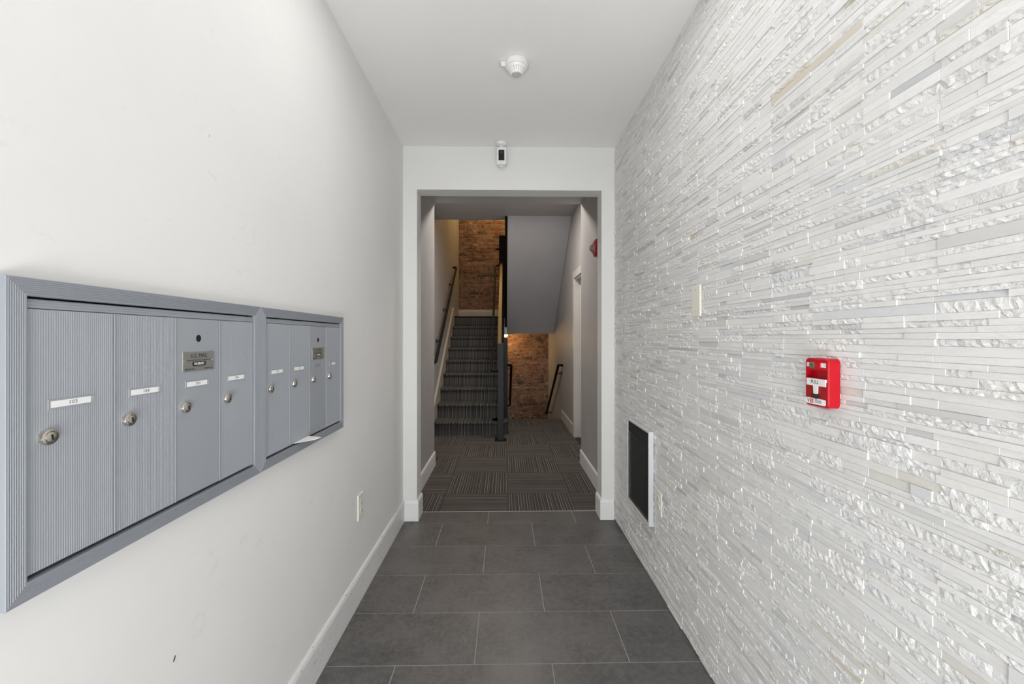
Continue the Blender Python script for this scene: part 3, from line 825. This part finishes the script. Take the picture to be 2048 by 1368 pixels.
prism(bm, [(.009, .050), (.0295, .050), (.0305, .046), (.0315, .028), (.0425, .028), (.0435, .046), (.0445, .050), (.067, .050), (.067, .0665), (.009, .0665)], 'z', PD-.0020, PD+.0035)
hn = obj('pull_handle', bm, M_white_plastic, fp)
hn['label'] = 'white T-shaped pull handle'
text('lettering', 'PULL', .0118, (.0355, .0583, PD+.0037), M_ink, hn, .0001, .95)
bm = B(); prism(bm, rrect(.025, .049, .0225, .0305, .0015, 2), 'z', PD+.0005, PD+.0045); obj('latch', bm, M_ink, fp)
bm = B(); prism(bm, rrect(.005, PW-.007, .0055, .0195, .003, 3), 'z', PD+.0008, PD+.0022); pl = obj('maker_label', bm, M_paper, fp)
text('lettering', 'V', .0145, (.0140, .0125, PD+.0024), M_ink, pl, .0001, .9)
text('lettering', 'ES', .0125, (.0245, .0122, PD+.0024), M_redink, pl, .0001, .95, .0004)
text('lettering', 'FIRE\nDETECTION\nSYSTEMS INC', .0036, (.0345, .0145, PD+.0024), M_ink, pl, .0001, 1, 0, 'LEFT')

# ------------------------------------------------------------ smoke detector
sm = thing('smoke_detector', 'round white smoke detector on the lobby ceiling', 'smoke detector', (.055, 1.97, ZC))
bm = B(); lathe(bm, [(.050, 0), (.055, -.003), (.0565, -.024), (.0545, -.029), (.049, -.031), (.044, -.040), (0, -.040)], n=36)
lathe(bm, [(0, -.052), (.028, -.052), (.0295, -.056), (.026, -.0615), (0, -.0620)], n=32); obj('housing', bm, M_white_plastic, sm, True)
bm = B(); lathe(bm, [(.041, -.034), (.028, -.053), (0, -.053)], n=24); obj('chamber', bm, M_slat_dark, sm)
for k in range(20):
    a = 2*PI*k/20+.1; bm = B(); w1_, w2_ = .0064, .0040
    ca, sa = math.cos(a), math.sin(a)
    def Pq(r, t, z): return (r*ca-t*sa, r*sa+t*ca, z)
    q = [Pq(.0485, -w1_, -.031), Pq(.0485, w1_, -.031), Pq(.0295, w2_, -.0565), Pq(.0295, -w2_, -.0565), Pq(.044, -w1_, -.031), Pq(.044, w1_, -.031), Pq(.026, w2_, -.0565), Pq(.026, -w2_, -.0565)]
    v = [bm.verts.new(x) for x in q]
    for f in ((0, 1, 2, 3), (7, 6, 5, 4), (0, 4, 5, 1), (1, 5, 6, 2), (2, 6, 7, 3), (3, 7, 4, 0)): bm.faces.new([v[i] for i in f])
    obj('vent_rib', bm, M_white_plastic, sm)
bm = B(); lathe(bm, [(.0225, -.0618), (.0215, -.0630), (0, -.0630)], n=24); obj('test_disc', bm, pm('off_white_grille', (.56, .56, .53, 1), .5), sm, True)
bm = B(); box(bm, -.075, -.052, -.012, .002, -.026, -.003, .002, 1); obj('side_clip', bm, M_white_plastic, sm)

# ------------------------------------------------------------ security camera
sc = thing('security_camera', 'white security camera with black glass face under the lobby ceiling', 'camera', (-.024, 2.79, ZC))
bm = B(); lathe(bm, [(.034, 0), (.034, -.006), (.028, -.016), (.012, -.020), (0, -.020)], n=24); obj('mount_base', bm, M_white_plastic, sc, True)
bm = B(); lathe(bm, [(0, -.012), (.011, -.014), (.011, -.030), (.016, -.036), (.016, -.044), (0, -.050)], n=20); obj('ball_joint', bm, M_white_plastic, sc, True)
bm = B(); prism(bm, [(x, z) for x, z in rrect(-.032, .032, -.158, -.042, .010, 4)], 'y', -.032, .022)
bmesh.ops.bevel(bm, geom=[e for e in bm.edges if len(e.link_faces) == 2 and e.calc_face_angle(0) > 1.2], offset=.003, segments=2, affect='EDGES')
bd = obj('body', bm, M_white_plastic, sc, True)
bm = B(); prism(bm, rrect(-.0195, .0195, -.132, -.062, .003, 3), 'y', -.0345, -.031); gl = obj('glass_face', bm, M_glass_black, bd)
bm = B(); lathe(bm, [(.0105, 0), (.0105, .0022), (.0085, .003), (.006, .0012), (0, .002)], n=24)
ln = obj('lens', bm, pm('lens_dark', (.03, .035, .05, 1), .15), bd, True); ln.matrix_local = on_back(0, -.0345, -.080)
bm = B(); lathe(bm, [(.014, -.157), (.013, -.164), (0, -.168)], n=20); obj('sensor_dome', bm, M_white_plastic, sc, True)

# ------------------------------------------------------------ fire strobe on hall right wall
fs = thing('fire_strobe', 'red fire alarm strobe with clear faceted lens on the hall wall', 'fire alarm', on_right(HR, 3.385, 2.02))
bm = B(); o_ = [(-.030, -.068), (.030, -.068), (.052, -.05), (.052, .05), (.030, .068), (-.030, .068), (-.052, .05), (-.052, -.05)]
i_ = [(x*.9, y*.9) for x, y in o_]
L = [[bm.verts.new((x, y, z)) for x, y in q] for q, z in ((o_, 0), (o_, .022), (i_, .030))]
for A, Bv in zip(L, L[1:]):
    for k in range(8): bm.faces.new((A[k], A[(k+1) % 8], Bv[(k+1) % 8], Bv[k]))
bm.faces.new(L[2]); bm.faces.new(L[0][::-1]); obj('base', bm, M_red_dark, fs)
bm = B(); q = [(-.032, -.045, .029), (.032, -.045, .029), (.032, .045, .029), (-.032, .045, .029), (-.012, -.012, .066), (.012, -.012, .066), (.012, .012, .066), (-.012, .012, .066)]
v = [bm.verts.new(x) for x in q]
for f in ((0, 1, 5, 4), (1, 2, 6, 5), (2, 3, 7, 6), (3, 0, 4, 7), (4, 5, 6, 7), (3, 2, 1, 0)): bm.faces.new([v[i] for i in f])
obj('lens', bm, M_clear, fs)
bm = B(); tube(bm, [(-.014, 0, .042), (.014, 0, .042)], .004, 8); box(bm, -.02, .02, -.010, .010, .0302, .034); obj('flash_tube', bm, M_chrome, fs)

# ------------------------------------------------------------ camera-side small detail: chip in the left wall paint
bm = B(); M = on_left(XL, 1.0, .5)
pc = thing('paint_chip', 'tiny dark chip in the paint of the left wall below the mailboxes', 'wall chip', on_left(XL, .885, .583))
bm = B(); prism(bm, [(-.004, -.005), (.001, -.004), (.004, .004), (.002, .006), (-.001, .001)], 'z', .0, .0006); obj('chip', bm, pm('brown_chip', lin(95, 78, 62), .9), pc)
